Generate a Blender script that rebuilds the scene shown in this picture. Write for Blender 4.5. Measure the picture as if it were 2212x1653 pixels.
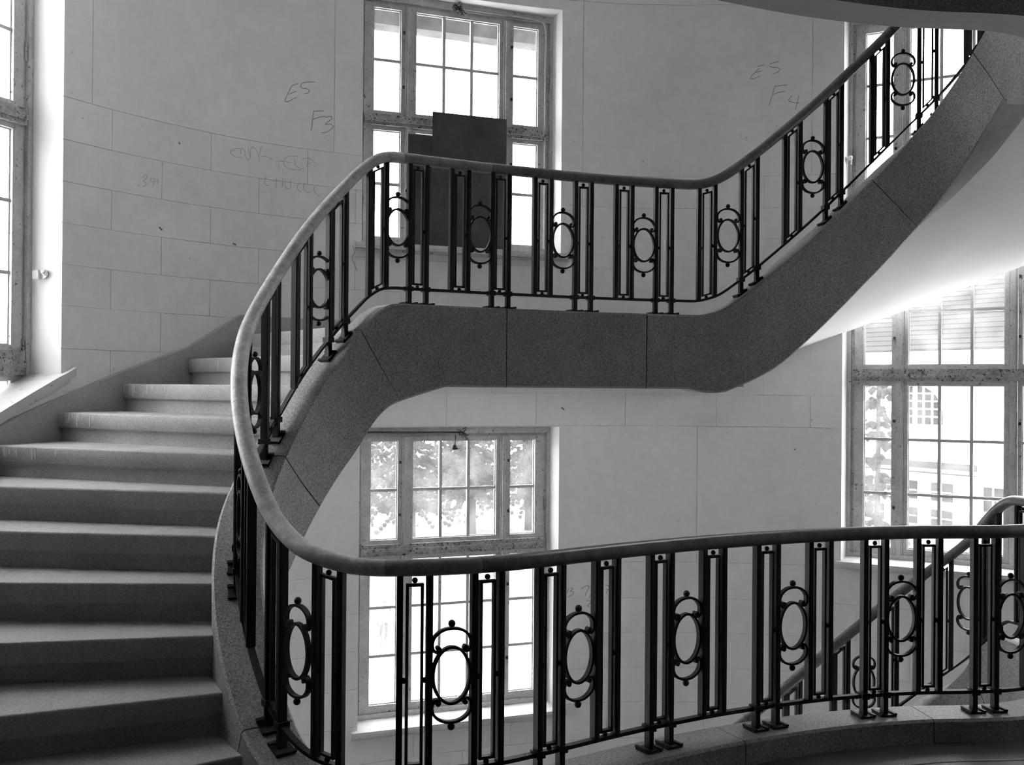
import bpy, math, random
import numpy as np
from mathutils import Vector, Matrix

random.seed(7); rng = np.random.default_rng(7)
SC = bpy.context.scene
COL = SC.collection
for o in list(bpy.data.objects): bpy.data.objects.remove(o)

# ------------------------------------------------------------------ camera
EYE = 1.674
cam = bpy.data.cameras.new('camera')
cam.sensor_width = 36.0; cam.lens = 2250.0 / 2212.0 * 36.0
cam.clip_start = 0.05; cam.clip_end = 600
camo = bpy.data.objects.new('camera', cam); COL.objects.link(camo)
camo.matrix_world = (Matrix.Translation((0, 0, EYE)) @ Matrix.Rotation(math.radians(90) + math.atan(9.5 / 2250), 4, 'X')
                     @ Matrix.Rotation(0.008, 4, 'Z'))
SC.camera = camo

# ------------------------------------------------------------------ world: even overcast sky
SKY = 13.0
w = bpy.data.worlds.new('overcast_sky'); SC.world = w; w.use_nodes = True
bg = w.node_tree.nodes['Background']
bg.inputs[0].default_value = (1, 1, 1, 1); bg.inputs[1].default_value = SKY
SC.view_settings.view_transform = 'Standard'; SC.view_settings.look = 'None'
SC.view_settings.gamma = 1.0; SC.view_settings.use_curve_mapping = False
SC.view_settings.exposure = 0.38
SC.cycles.max_bounces = 10; SC.cycles.diffuse_bounces = 7; SC.cycles.transparent_max_bounces = 16
SC.cycles.glossy_bounces = 4; SC.cycles.filter_width = 1.1

# ------------------------------------------------------------------ helpers
def link(o, parent=None):
    COL.objects.link(o)
    if parent is not None: o.parent = parent
    return o
def empty(name, loc=(0, 0, 0), parent=None):
    o = bpy.data.objects.new(name, None); o.location = loc; o.empty_display_size = .1
    return link(o, parent)
def tag(o, label=None, cat=None, group=None, kind=None):
    if label: o['label'] = label
    if cat: o['category'] = cat
    if group: o['group'] = group
    if kind: o['kind'] = kind
    return o
class MB:
    def __init__(s): s.v = []; s.f = []
    def add(s, vs, fs):
        n = len(s.v); s.v += [tuple(map(float, p)) for p in vs]; s.f += [tuple(i + n for i in f) for f in fs]; return s
    def hexa(s, p):   # 8 points: bottom 4 ccw, top 4 ccw
        return s.add(p, [(3, 2, 1, 0), (4, 5, 6, 7), (0, 1, 5, 4), (1, 2, 6, 5), (2, 3, 7, 6), (3, 0, 4, 7)])
    def box(s, x0, x1, y0, y1, z0, z1, M=None):
        p = [(x0, y0, z0), (x1, y0, z0), (x1, y1, z0), (x0, y1, z0), (x0, y0, z1), (x1, y0, z1), (x1, y1, z1), (x0, y1, z1)]
        if M is not None: p = [M @ Vector(q) for q in p]
        return s.hexa(p)
    def mesh(s, name, mat, smooth=False, angle=None):
        me = bpy.data.meshes.new(name); me.from_pydata(s.v, [], s.f)
        if mat is not None: me.materials.append(mat)
        if smooth or angle:
            me.polygons.foreach_set('use_smooth', [True] * len(me.polygons))
            if angle: me.set_sharp_from_angle(angle=angle)
        me.update(); return me
    def build(s, name, mat, parent=None, smooth=False, angle=None):
        return link(bpy.data.objects.new(name, s.mesh(name, mat, smooth, angle)), parent)
def inst(name, me, parent=None, M=None):
    o = bpy.data.objects.new(name, me)
    if M is not None: o.matrix_world = M
    link(o, parent)
    return o
def sweep(mb, secs, closed_prof=True, caps=True):
    """secs: list of lists of points (same count)"""
    n = len(secs[0]); base = len(mb.v); vs = [p for s_ in secs for p in s_]; fs = []
    for i in range(len(secs) - 1):
        for j in range(n if closed_prof else n - 1):
            k = (j + 1) % n
            fs.append((i * n + j, i * n + k, (i + 1) * n + k, (i + 1) * n + j))
    if caps: fs.append(tuple(reversed(range(n)))); fs.append(tuple((len(secs) - 1) * n + j for j in range(n)))
    return mb.add(vs, fs)
def tube(mb, pts, r, n=8):
    pts = [Vector(p) for p in pts]; secs = []
    for i, p in enumerate(pts):
        t = (pts[min(i + 1, len(pts) - 1)] - pts[max(i - 1, 0)]).normalized()
        a = Vector((0, 0, 1)) if abs(t.z) < .9 else Vector((1, 0, 0))
        u = t.cross(a).normalized(); v = u.cross(t).normalized()
        rr = r[i] if isinstance(r, (list, tuple)) else r
        secs.append([p + (u * math.cos(q) + v * math.sin(q)) * rr for q in [2 * math.pi * k / n for k in range(n)]])
    return sweep(mb, secs)
def ball(mb, c, r, nu=10, nv=6):
    vs = [(c[0], c[1], c[2] + r)]
    for i in range(1, nv):
        a = math.pi * i / nv
        for j in range(nu):
            b = 2 * math.pi * j / nu
            vs.append((c[0] + r * math.sin(a) * math.cos(b), c[1] + r * math.sin(a) * math.sin(b), c[2] + r * math.cos(a)))
    vs.append((c[0], c[1], c[2] - r)); fs = []
    for j in range(nu): fs.append((0, 1 + j, 1 + (j + 1) % nu))
    for i in range(nv - 2):
        for j in range(nu):
            a = 1 + i * nu; k = (j + 1) % nu
            fs.append((a + j, a + nu + j, a + nu + k, a + k))
    a = 1 + (nv - 2) * nu; L = len(vs) - 1
    for j in range(nu): fs.append((L, a + (j + 1) % nu, a + j))
    return mb.add(vs, fs)
def cr_spline(P, closed, m=24):
    P = np.asarray(P, float); n = len(P); out = []
    rngi = range(n) if closed else range(n - 1)
    for i in rngi:
        if closed: p0, p1, p2, p3 = P[i - 1], P[i], P[(i + 1) % n], P[(i + 2) % n]
        else:
            p1, p2 = P[i], P[i + 1]
            p0 = P[i - 1] if i > 0 else 2 * p1 - p2
            p3 = P[i + 2] if i + 2 < n else 2 * p2 - p1
        d = [max(np.linalg.norm(b - a), 1e-6) ** .5 for a, b in ((p0, p1), (p1, p2), (p2, p3))]
        t0 = 0; t1 = d[0]; t2 = t1 + d[1]; t3 = t2 + d[2]
        for t in np.linspace(t1, t2, m, endpoint=False):
            A1 = (t1 - t) / (t1 - t0) * p0 + (t - t0) / (t1 - t0) * p1
            A2 = (t2 - t) / (t2 - t1) * p1 + (t - t1) / (t2 - t1) * p2
            A3 = (t3 - t) / (t3 - t2) * p2 + (t - t2) / (t3 - t2) * p3
            B1 = (t2 - t) / (t2 - t0) * A1 + (t - t0) / (t2 - t0) * A2
            B2 = (t3 - t) / (t3 - t1) * A2 + (t - t1) / (t3 - t1) * A3
            out.append((t2 - t) / (t2 - t1) * B1 + (t - t1) / (t2 - t1) * B2)
    out.append(P[0] if closed else P[-1])
    return np.array(out)
class Path:
    """plan curve parametrised by arc length"""
    def __init__(s, P, closed=False, smooth=0):
        Q = cr_spline(P, closed)
        d = np.r_[0, np.cumsum(np.linalg.norm(np.diff(Q, axis=0), axis=1))]
        N = 1200; u = np.linspace(0, d[-1], N + 1)
        R = np.stack([np.interp(u, d, Q[:, k]) for k in (0, 1)], 1)
        for _ in range(smooth):
            if closed:
                S = R[:-1]; S = (np.roll(S, 1, 0) + S + np.roll(S, -1, 0)) / 3; R = np.vstack([S, S[:1]])
            else:
                S = R.copy(); S[1:-1] = (R[:-2] + R[1:-1] + R[2:]) / 3; R = S
        d = np.r_[0, np.cumsum(np.linalg.norm(np.diff(R, axis=0), axis=1))]
        s.R = R; s.d = d; s.L = d[-1]; s.closed = closed
        T = np.gradient(R, axis=0)
        if closed: T[0] = T[-1] = R[1] - R[-2]
        s.T = T / np.linalg.norm(T, axis=1)[:, None]
    def __call__(s, t):
        if s.closed: t = t % s.L if t != s.L else s.L
        return np.array([np.interp(t, s.d, s.R[:, 0]), np.interp(t, s.d, s.R[:, 1])])
    def tan(s, t):
        if s.closed: t = t % s.L if t != s.L else s.L
        v = np.array([np.interp(t, s.d, s.T[:, 0]), np.interp(t, s.d, s.T[:, 1])]); return v / np.linalg.norm(v)
    def near(s, p, lo=0, hi=1e9):
        m = (s.d >= lo) & (s.d <= hi)
        i = np.where(m)[0]; k = i[np.argmin(((s.R[i] - np.asarray(p)) ** 2).sum(1))]; return s.d[k]
def pchip(x, y):
    x = np.asarray(x, float); y = np.asarray(y, float); h = np.diff(x); de = np.diff(y) / h; m = np.zeros(len(x))
    for i in range(1, len(x) - 1):
        if de[i - 1] * de[i] > 0:
            w1 = 2 * h[i] + h[i - 1]; w2 = h[i] + 2 * h[i - 1]; m[i] = (w1 + w2) / (w1 / de[i - 1] + w2 / de[i])
    m[0] = de[0]; m[-1] = de[-1]
    def f(t):
        t = min(max(t, x[0]), x[-1]); i = min(max(int(np.searchsorted(x, t) - 1), 0), len(h) - 1); u = (t - x[i]) / h[i]
        return (y[i] * (1 + 2 * u) * (1 - u) ** 2 + m[i] * h[i] * u * (1 - u) ** 2 + y[i + 1] * u * u * (3 - 2 * u) + m[i + 1] * h[i] * u * u * (u - 1))
    return f
def frame_at(p, t, z):   # local x = tangent, y = left normal, z = up
    n = (-t[1], t[0])
    return Matrix(((t[0], n[0], 0, p[0]), (t[1], n[1], 0, p[1]), (0, 0, 1, z), (0, 0, 0, 1)))

# ------------------------------------------------------------------ materials
def mat(name, base, rough=.7, spec=.4, noise=None, bump=None, dark=None, metallic=0):
    """noise=(scale, amount, detail), dark=(scale,threshold,value) speckles, bump=(scale,strength)"""
    m = bpy.data.materials.new(name); m.use_nodes = True; nt = m.node_tree; N = nt.nodes; Lk = nt.links
    b = N['Principled BSDF']; b.inputs['Roughness'].default_value = rough; b.inputs['Specular IOR Level'].default_value = spec
    b.inputs['Metallic'].default_value = metallic
    tc = N.new('ShaderNodeTexCoord'); geo = N.new('ShaderNodeNewGeometry'); src = geo.outputs['Position']
    col = None
    base = (base, base, base, 1) if not isinstance(base, tuple) else base
    if noise:
        layers = noise if isinstance(noise, list) else [noise]
        prev = None
        for (sc_, am, det, *st) in layers:
            t = N.new('ShaderNodeTexNoise'); t.inputs['Scale'].default_value = sc_; t.inputs['Detail'].default_value = det
            t.inputs['Roughness'].default_value = .65
            if st:
                mp = N.new('ShaderNodeMapping'); mp.inputs['Scale'].default_value = st[0]; Lk.new(src, mp.inputs['Vector']); Lk.new(mp.outputs[0], t.inputs['Vector'])
            else: Lk.new(src, t.inputs['Vector'])
            mr = N.new('ShaderNodeMapRange'); mr.inputs['From Min'].default_value = .3; mr.inputs['From Max'].default_value = .7
            mr.inputs['To Min'].default_value = 1 - am; mr.inputs['To Max'].default_value = 1 + am
            Lk.new(t.outputs['Fac'], mr.inputs['Value'])
            if prev is None: prev = mr.outputs[0]
            else:
                mu = N.new('ShaderNodeMath'); mu.operation = 'MULTIPLY'; Lk.new(prev, mu.inputs[0]); Lk.new(mr.outputs[0], mu.inputs[1]); prev = mu.outputs[0]
        vm = N.new('ShaderNodeVectorMath'); vm.operation = 'SCALE'; vm.inputs[0].default_value = base[:3]; Lk.new(prev, vm.inputs['Scale'])
        col = vm.outputs[0]
    if dark:
        for (sc_, th, val) in (dark if isinstance(dark, list) else [dark]):
            t = N.new('ShaderNodeTexNoise'); t.inputs['Scale'].default_value = sc_; t.inputs['Detail'].default_value = 3; Lk.new(src, t.inputs['Vector'])
            mr = N.new('ShaderNodeMapRange'); mr.inputs['From Min'].default_value = th; mr.inputs['From Max'].default_value = th + .04
            Lk.new(t.outputs['Fac'], mr.inputs['Value'])
            mx = N.new('ShaderNodeMix'); mx.data_type = 'RGBA'; Lk.new(mr.outputs[0], mx.inputs['Factor'])
            if col is not None: Lk.new(col, mx.inputs['A'])
            else: mx.inputs['A'].default_value = base
            mx.inputs['B'].default_value = (val, val, val, 1); col = mx.outputs['Result']
    if col is not None: Lk.new(col, b.inputs['Base Color'])
    else: b.inputs['Base Color'].default_value = base
    if bump:
        t = N.new('ShaderNodeTexNoise'); t.inputs['Scale'].default_value = bump[0]; t.inputs['Detail'].default_value = 4; Lk.new(src, t.inputs['Vector'])
        bp = N.new('ShaderNodeBump'); bp.inputs['Strength'].default_value = bump[1]; bp.inputs['Distance'].default_value = .01
        Lk.new(t.outputs['Fac'], bp.inputs['Height']); Lk.new(bp.outputs[0], b.inputs['Normal'])
    return m
M_WALL = mat('wall_plaster', .80, .85, .15, noise=[(1.1, .05, 5), (9, .035, 4)], dark=[(24, .73, .50), (70, .735, .52)], bump=(30, .05))
M_SOFFIT = mat('soffit_plaster', .86, .9, .1, noise=(1.3, .05, 5))
M_REVEAL = mat('reveal_plaster', .70, .8, .2, noise=(2, .04, 4))
M_STONE = mat('terrazzo_stone', .255, .55, .35, noise=[(110, .55, 3), (4, .10, 3)], dark=[(150, .63, .05)], bump=(110, .08))
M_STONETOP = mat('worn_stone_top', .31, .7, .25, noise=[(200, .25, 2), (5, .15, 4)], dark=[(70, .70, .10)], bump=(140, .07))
M_STEP = mat('step_stone', .32, .6, .35, noise=[(120, .26, 3), (3, .12, 4)], dark=[(160, .69, .14)], bump=(140, .07))
M_FLOOR = mat('floor_terrazzo', .09, .45, .4, noise=[(180, .25, 2), (2, .15, 4)], bump=(90, .03))
M_IRON = mat('wrought_iron', .010, .5, .22, noise=(40, .5, 4), dark=[(260, .71, .11)], bump=(260, .2))
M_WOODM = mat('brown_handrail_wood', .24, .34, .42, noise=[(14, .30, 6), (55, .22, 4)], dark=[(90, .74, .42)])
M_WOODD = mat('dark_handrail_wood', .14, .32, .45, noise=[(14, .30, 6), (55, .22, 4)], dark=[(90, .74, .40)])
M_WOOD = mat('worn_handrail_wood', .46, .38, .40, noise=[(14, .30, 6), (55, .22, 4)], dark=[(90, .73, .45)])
M_PAINT = mat('window_paint', .50, .6, .3, noise=[(7, .16, 5), (40, .14, 4)], dark=[(34, .66, .17)], bump=(60, .2))
M_PAINTD = mat('weathered_window_paint', .36, .7, .25, noise=[(9, .35, 5), (50, .3, 4)], dark=[(55, .60, .07), (17, .64, .10)], bump=(60, .3))
M_SILL = mat('window_sill_paint', .58, .6, .3, noise=(5, .1, 4), dark=[(26, .68, .22)])
M_BOARD = mat('dark_hardboard', .075, .45, .3, noise=[(4, .35, 5), (30, .12, 4)])
M_METAL = mat('dark_metal', .05, .4, .5)
M_CABLE = mat('painted_cable', .42, .6, .3, noise=(30, .15, 3))
M_TUFT = mat('dark_wire', .06, .7, .2)
M_WHITE = mat('white_porcelain', .7, .4, .5)
M_PENCIL = mat('pencil_line', .22, .8, .1)
M_PENCILF = mat('faint_pencil_line', .44, .8, .1)
M_CRACK = mat('crack_dark', .2, .9, .05)
M_DADO = mat('dark_landing_wall', .22, .8, .2, noise=(2, .06, 4))
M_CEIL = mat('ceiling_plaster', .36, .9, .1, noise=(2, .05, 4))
M_GROUND = mat('courtyard_ground', .48, .9, .1, noise=[(.15, .25, 4), (2.0, .2, 5)])
M_LEAF = mat('conifer_needles', .032, .9, .02, noise=(3, .6, 3))
M_BARK = mat('conifer_bark', .045, .9, .1, noise=(3, .4, 3))
M_HOUSE = mat('pale_render', .40, .9, .1, noise=(.5, .08, 4))
M_TILE = mat('roof_tile', .03, .9, .02, noise=[(3, .3, 4), (.4, .2, 3)])
M_HGLASS = mat('house_window_glass', .018, .5, .02)
M_CLOTH_W = mat('white_shirt', .6, .9, .1)
M_CLOTH_D = mat('dark_trousers', .03, .9, .1)
M_SKIN = mat('skin', .3, .6, .3)
def glass_mat():
    m = bpy.data.materials.new('dusty_window_glass'); m.use_nodes = True; nt = m.node_tree; N = nt.nodes; Lk = nt.links
    for n in list(N): N.remove(n)
    out = N.new('ShaderNodeOutputMaterial'); tr = N.new('ShaderNodeBsdfTransparent'); tl = N.new('ShaderNodeBsdfTranslucent'); mx = N.new('ShaderNodeMixShader')
    tr.inputs[0].default_value = (.95, .95, .95, 1); tl.inputs[0].default_value = (.8, .8, .8, 1)
    geo = N.new('ShaderNodeNewGeometry'); t = N.new('ShaderNodeTexNoise'); t.inputs['Scale'].default_value = 5; t.inputs['Detail'].default_value = 6
    Lk.new(geo.outputs['Position'], t.inputs['Vector'])
    mr = N.new('ShaderNodeMapRange'); mr.inputs['From Min'].default_value = .35; mr.inputs['From Max'].default_value = .75
    mr.inputs['To Min'].default_value = .02; mr.inputs['To Max'].default_value = .055
    Lk.new(t.outputs['Fac'], mr.inputs['Value']); Lk.new(mr.outputs[0], mx.inputs['Fac'])
    gl = N.new('ShaderNodeBsdfGlossy'); gl.inputs['Roughness'].default_value = .05; mx2 = N.new('ShaderNodeMixShader'); mx2.inputs['Fac'].default_value = .04
    Lk.new(tr.outputs[0], mx.inputs[1]); Lk.new(tl.outputs[0], mx.inputs[2])
    Lk.new(mx.outputs[0], mx2.inputs[1]); Lk.new(gl.outputs[0], mx2.inputs[2]); Lk.new(mx2.outputs[0], out.inputs[0])
    return m
M_GLASS = glass_mat()

# ------------------------------------------------------------------ plan curves
WELLP = [(3.22, 6.45), (3.19, 6.12), (3.08, 5.76), (2.90, 5.44), (2.67, 5.22), (2.46, 5.12), (2.24, 5.08), (1.99, 5.06), (1.70, 5.00), (1.40, 4.905), (1.12, 4.785), (.86, 4.655),
         (.60, 4.50), (.36, 4.34), (.14, 4.185), (-.08, 4.05), (-.33, 3.965), (-.55, 3.95), (-.75, 4.02), (-.93, 4.19), (-1.09, 4.42),
         (-1.23, 4.72), (-1.31, 5.03), (-1.32, 5.30), (-1.26, 5.53), (-1.13, 5.775), (-.97, 5.965), (-.77, 6.12), (-.54, 6.26), (-.28, 6.40), (.10, 6.575),
         (.50, 6.745), (.95, 6.885), (1.24, 6.95), (1.55, 7.005), (1.82, 7.055), (2.13, 7.12), (2.42, 7.16), (2.68, 7.17), (2.91, 7.11), (3.08, 6.97), (3.18, 6.75)]
WELL = Path(WELLP, True, 12)
LW = WELL.L
WALLP = [(-3.64, 1.2), (-3.68, 2.4), (-3.68, 3.5), (-3.63, 4.4), (-3.48, 5.2), (-3.245, 5.95), (-2.93, 6.75), (-2.46, 7.47), (-1.93, 8.02), (-1.225, 8.46), (-.40, 8.83),
         (.42, 9.08), (1.2, 9.19), (2.0, 9.16), (2.856, 8.99), (3.66, 8.63), (4.40, 8.16), (4.98, 7.52), (5.36, 6.7), (5.53, 5.8), (5.60, 4.8), (5.60, 3.5), (5.6, 1.2)]
WALL = Path(WALLP, False, 6)
def ws(p): return WALL.near(p)

# ground datum: near landing 0, half landing 2.046, next floor 4.092
RISE = .186; HALF = 11 * RISE; FULL = 2 * HALF
S_N = lambda p: WELL.near(p)
cs = [(0, .11), (S_N((-.52, 3.95)), .11), (S_N((-.74, 4.02)), .140), (S_N((-.93, 4.19)), .235), (S_N((-.985, 4.26)), .285)]
cs += [(WELL.near(p), z) for p, z in [((-1.09, 4.42), .43), ((-1.23, 4.72), .69), ((-1.31, 5.03), .945), ((-1.32, 5.30), 1.155), ((-1.27, 5.50), 1.345),
       ((-1.13, 5.775), 1.68), ((-1.0, 5.935), 1.89), ((-.90, 6.02), 2.02), ((-.83, 6.075), 2.105), ((-.755, 6.13), 2.150), ((-.68, 6.175), 2.156),
       ((1.20, 6.94), 2.156), ((1.34, 6.965), 2.185), ((1.53, 7.0), 2.305), ((1.82, 7.055), 2.54), ((2.13, 7.12), 2.815), ((2.42, 7.16), 3.10), ((2.68, 7.17), 3.355),
       ((2.91, 7.11), 3.60), ((3.08, 6.97), 3.83), ((3.18, 6.75), 4.06)]]
cs += [(LW - .12, 4.185), (LW, 4.202)]
curb = pchip(*zip(*cs))
s_lo = WELL.near((.85, 6.85))
low = [(s_lo - 1.0, -1.94), (s_lo, -1.93), (WELL.near((1.53, 7.0)), -1.47), (WELL.near((2.42, 7.16)), -.80), (WELL.near((2.88, 7.12)), -.42), (WELL.near((3.08, 6.97)), -.20),
       (WELL.near((3.165, 6.80)), .02), (WELL.near((3.20, 6.66)), .10), (LW, .11)]
curb_low = pchip(*zip(*low))
def slope(cf, s): return (cf(s + .03) - cf(s - .03)) / .06
def find_s(cf, z, lo, hi):
    for _ in range(60):
        m = (lo + hi) / 2
        if cf(m) < z: lo = m
        else: hi = m
    return (lo + hi) / 2
HW = .115          # half width of the stringer
PANEL = .74; FOOT = .0985
def off(s, n):     # n>0 : away from the well (walking left of the ascending direction)
    p = WELL(s); t = WELL.tan(s); return p + n * np.array([-t[1], t[0]])
# ascending path runs right->left on the near side, the flights lie to the right hand (outside): sign test
SGN = 1 if np.linalg.norm(off(WELL.near((-1.3, 5.1)), .2) - np.array([.5, 5.5])) > np.linalg.norm(off(WELL.near((-1.3, 5.1)), -.2) - np.array([.5, 5.5])) else -1
def outp(s, n): return off(s, SGN * n)

# ------------------------------------------------------------------ windows
U = dict(total=1.824, cas=.105, g0=.169, g1=.405, c0=.535, c1=1.289, h0=1.419, h1=1.655)
win_data = []
def make_window(name, p0, u, zb, zt, sashes, depth0, boards=False, extra=None):
    """p0 wall-face corner (plan), u unit plan direction along the window, outward = wall normal; sashes: [(z0,z1,rows)] glass bands bottom->top"""
    u = np.array(u) / np.linalg.norm(u); n = np.array([-u[1], u[0]])
    if np.dot(n, np.array([.9, 5.5]) - p0) > 0: n = -n
    o = np.array(p0) + n * depth0 - u * .032
    M = Matrix(((u[0], n[0], 0, o[0]), (u[1], n[1], 0, o[1]), (0, 0, 1, 0), (0, 0, 0, 1)))
    root = empty(name); tag(root, kind='structure')
    T = U['total']
    # outer frame
    f = MB()
    f.box(0, .062, .0, .13, zb, zt, M); f.box(T - .062, T, .0, .13, zb, zt, M); f.box(.062, T - .062, 0, .13, zt - .06, zt, M); f.box(.062, T - .062, 0, .13, zb, zb + .05, M)
    f.box(.062, .085, .03, .13, zb + .05, zt - .06, M); f.box(T - .085, T - .062, .03, .13, zb + .05, zt - .06, M); f.box(.085, T - .085, .03, .13, zt - .085, zt - .06, M)
    f.build('frame', M_PAINT, root)
    inner_t = zt - .085; inner_b = zb + .05
    # mullions
    for c in (.470, T - .470):
        m = MB(); m.box(c - .029, c + .029, .006, .12, inner_b, inner_t, M); m.box(c - .014, c + .014, -.006, .006, inner_b, inner_t, M)
        m.build('mullion', M_PAINT, root)
    # transoms between sash bands
    for (a, b_) in zip(sashes[:-1], sashes[1:]):
        z0 = a[1] + .035; z1 = b_[0] - .035
        m = MB(); m.box(.085, T - .085, -.012, .12, z0, z1, M); m.box(.085, T - .085, -.03, -.012, z0 + .3 * (z1 - z0), z0 + .62 * (z1 - z0), M)
        m.build('transom', M_PAINTD, root)
    # sashes
    for bi, (z0, z1, rows) in enumerate(sashes):
        zz0 = inner_b if bi == 0 else sashes[bi][0] - .035
        zz1 = inner_t if bi == len(sashes) - 1 else sashes[bi][1] + .035
        for (x0, x1, g0, g1, nc) in ((.085, .441, U['g0'], U['g1'], 1), (.499, T - .499, U['c0'], U['c1'], 3), (T - .441, T - .085, U['h0'], U['h1'], 1)):
            m = MB(); ya, yb = .022, .075
            m.box(x0 + .003, g0, ya, yb, zz0, zz1, M); m.box(g1, x1 - .003, ya, yb, zz0, zz1, M)
            m.box(g0, g1, ya, yb, zz0, z0, M); m.box(g0, g1, ya, yb, z1, zz1, M)
            # little rebate
            for (a0, a1, b0, b1) in ((g0, g0 + .008, z0, z1), (g1 - .008, g1, z0, z1), (g0 + .008, g1 - .008, z0, z0 + .008), (g0 + .008, g1 - .008, z1 - .008, z1)):
                m.box(a0, a1, .045, .062, b0, b1, M)
            sash = m.build('sash', M_PAINT, root)
            bx = [g0] + [g0 + (g1 - g0) * k / nc for k in range(1, nc)] + [g1]
            bz = [z0 + (z1 - z0) * k / rows for k in range(rows + 1)]
            for k in range(1, nc):
                MB().box(bx[k] - .0125, bx[k] + .0125, .036, .066, z0, z1, M).build('muntin', M_PAINT, sash)
            for k in range(1, rows):
                MB().box(g0, g1, .038, .064, bz[k] - .0115, bz[k] + .0115, M).build('muntin', M_PAINT, sash)
            for i in range(nc):
                for k in range(rows):
                    MB().box(bx[i] + .001, bx[i + 1] - .001, .050, .0535, bz[k] + .001, bz[k + 1] - .001, M).build('pane', M_GLASS, sash)
            # catches on the meeting stiles
            if nc == 1:
                cx = (g1 + x1) / 2 if x0 < .2 else (g0 + x0) / 2
                for zc in (z0 + .25 * (z1 - z0), z0 + .78 * (z1 - z0)):
                    MB().box(cx - .009, cx + .009, .008, .024, zc - .012, zc + .012, M).build('catch', M_METAL, sash)
    # hinges
    for hx in (.078, T - .078):
        for zc in (zb + .25 * (zt - zb), zb + .72 * (zt - zb)):
            m = MB(); tube(m, [M @ Vector((hx, .012, zc - .06)), M @ Vector((hx, .012, zc + .06))], .007, 6); m.build('hinge', M_PAINTD, root)
    win_data.append((root, M, zb, zt))
    return root, M
def sill(root, M, z, proud, depth0, over=.06, th=.05, T=1.76):
    m = MB()
    y0 = -depth0 - proud
    pr = [(y0, z - th), (y0 - .004, z - th * .5), (y0, z - .004), (.03, z + .012), (.03, z - th), (y0 + .03, z - th - .02), (y0 + .03, z - th)]
    secs = []
    for x in (-over + .032, T + over + .032): secs.append([M @ Vector((x, a, b)) for a, b in pr])
    sweep(m, secs); return m.build('sill', M_SILL, root)
uA = np.array([math.cos(math.radians(20.9)), math.sin(math.radians(20.9))])
uB = np.array([math.cos(math.radians(28.5)), -math.sin(math.radians(28.5))])
uL = np.array([math.cos(math.radians(70.0)), math.sin(math.radians(70.0))])
pA = np.array([-1.225, 8.452]); pB = np.array([2.856, 9.0]); pL1 = np.array([-2.93, 6.75]); pL = pL1 - uL * 1.76
DEP = .205
wA, MA = make_window('window_1', pA, uA, 2.84, 4.97, [(2.925, 3.825, 2), (3.985, 4.852, 2)], DEP)
wC, MC = make_window('window_2', pA, uA, -1.12, 1.33, [(-1.005, .213, 3), (.378, 1.212, 2)], DEP)
wB, MBm = make_window('window_3', pB, uB, .20, 3.0, [(.305, 1.716, 3), (1.889, 2.82, 2)], DEP)
wB2, MB2 = make_window('window_4', pB, uB, 3.30, 4.95, [(3.42, 4.80, 3)], DEP)
wL, ML = make_window('window_5', pL, uL, .85, 5.0, [(1.20, 1.69, 1), (1.92, 3.316, 3), (3.495, 4.87, 3)], .25)
pR = WALL(ws((5.44, 6.35))); uR = WALL(ws((5.57, 4.65))) - pR; uR = uR / np.linalg.norm(uR)
wA2, MA2 = make_window('added_window_6', pA, uA, 6.93, 9.06, [(7.02, 7.92, 2), (8.08, 8.95, 2)], DEP)  # unseen window added overhead to light the upper shaft
wR, MR = make_window('added_window_10', pR, uR, 2.15, 3.05, [(2.25, 2.92, 1)], DEP)  # unseen window added on the right to brighten the soffit
wB3, MB3 = make_window('added_window_9', pB, uB, 5.40, 8.60, [(5.50, 7.00, 3), (7.18, 8.45, 2)], DEP)  # added above the right windows, out of view, for more light up there
wR2, MR2 = make_window('added_window_7', pR, uR, -3.60, -.75, [(-3.50, -2.10, 3), (-1.93, -.87, 2)], DEP)  # unseen lower right opening added to light the lower shaft
wL2, ML2 = make_window('added_window_8', pL, uL, -3.40, -.10, [(-3.30, -1.70, 3), (-1.53, -.23, 3)], .25)  # unseen lower left opening, likewise added for light low in the shaft
sill(wA, MA, 2.84, .05, DEP); sill(wC, MC, -1.12, .06, DEP); sill(wB, MBm, .20, .06, DEP)

# ------------------------------------------------------------------ curved stair wall with ashlar joints
Z_BOT, Z_TOP = -4.09, 9.6
openings = []   # (t0,t1,z0,z1,normal)
def opening(p, u, width, z0, z1):
    n = np.array([-u[1], u[0]])
    if np.dot(n, np.array([.9, 5.5]) - p) > 0: n = -n
    a = ws(p); b = ws(p + u * width); openings.append((min(a, b), max(a, b), z0, z1, n))
opening(pA, uA, 1.76, 2.84, 4.97); opening(pA, uA, 1.76, -1.12, 1.33)
opening(pB, uB, 1.76, .20, 3.0); opening(pB, uB, 1.76, 3.30, 4.95); opening(pL, uL, 1.76, .85, 5.0); opening(pR, uR, 1.76, 2.15, 3.05); opening(pA, uA, 1.76, 6.93, 9.06); opening(pB, uB, 1.76, 5.40, 8.60)
opening(pR, uR, 1.76, -3.60, -.75); opening(pL, uL, 1.76, -3.40, -.10)
tb = sorted(set([0, WALL.L] + [round(o_[i], 5) for o_ in openings for i in (0, 1)]))
nrm_over = {}
for o_ in openings:
    nrm_over[round(o_[0], 5)] = o_[4]; nrm_over[round(o_[1], 5)] = o_[4]
def wall_n(t):
    tt = WALL.tan(t); n = np.array([-tt[1], tt[0]])
    if np.dot(n, np.array([.9, 5.0]) - WALL(t)) > 0: n = -n
    return n
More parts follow.
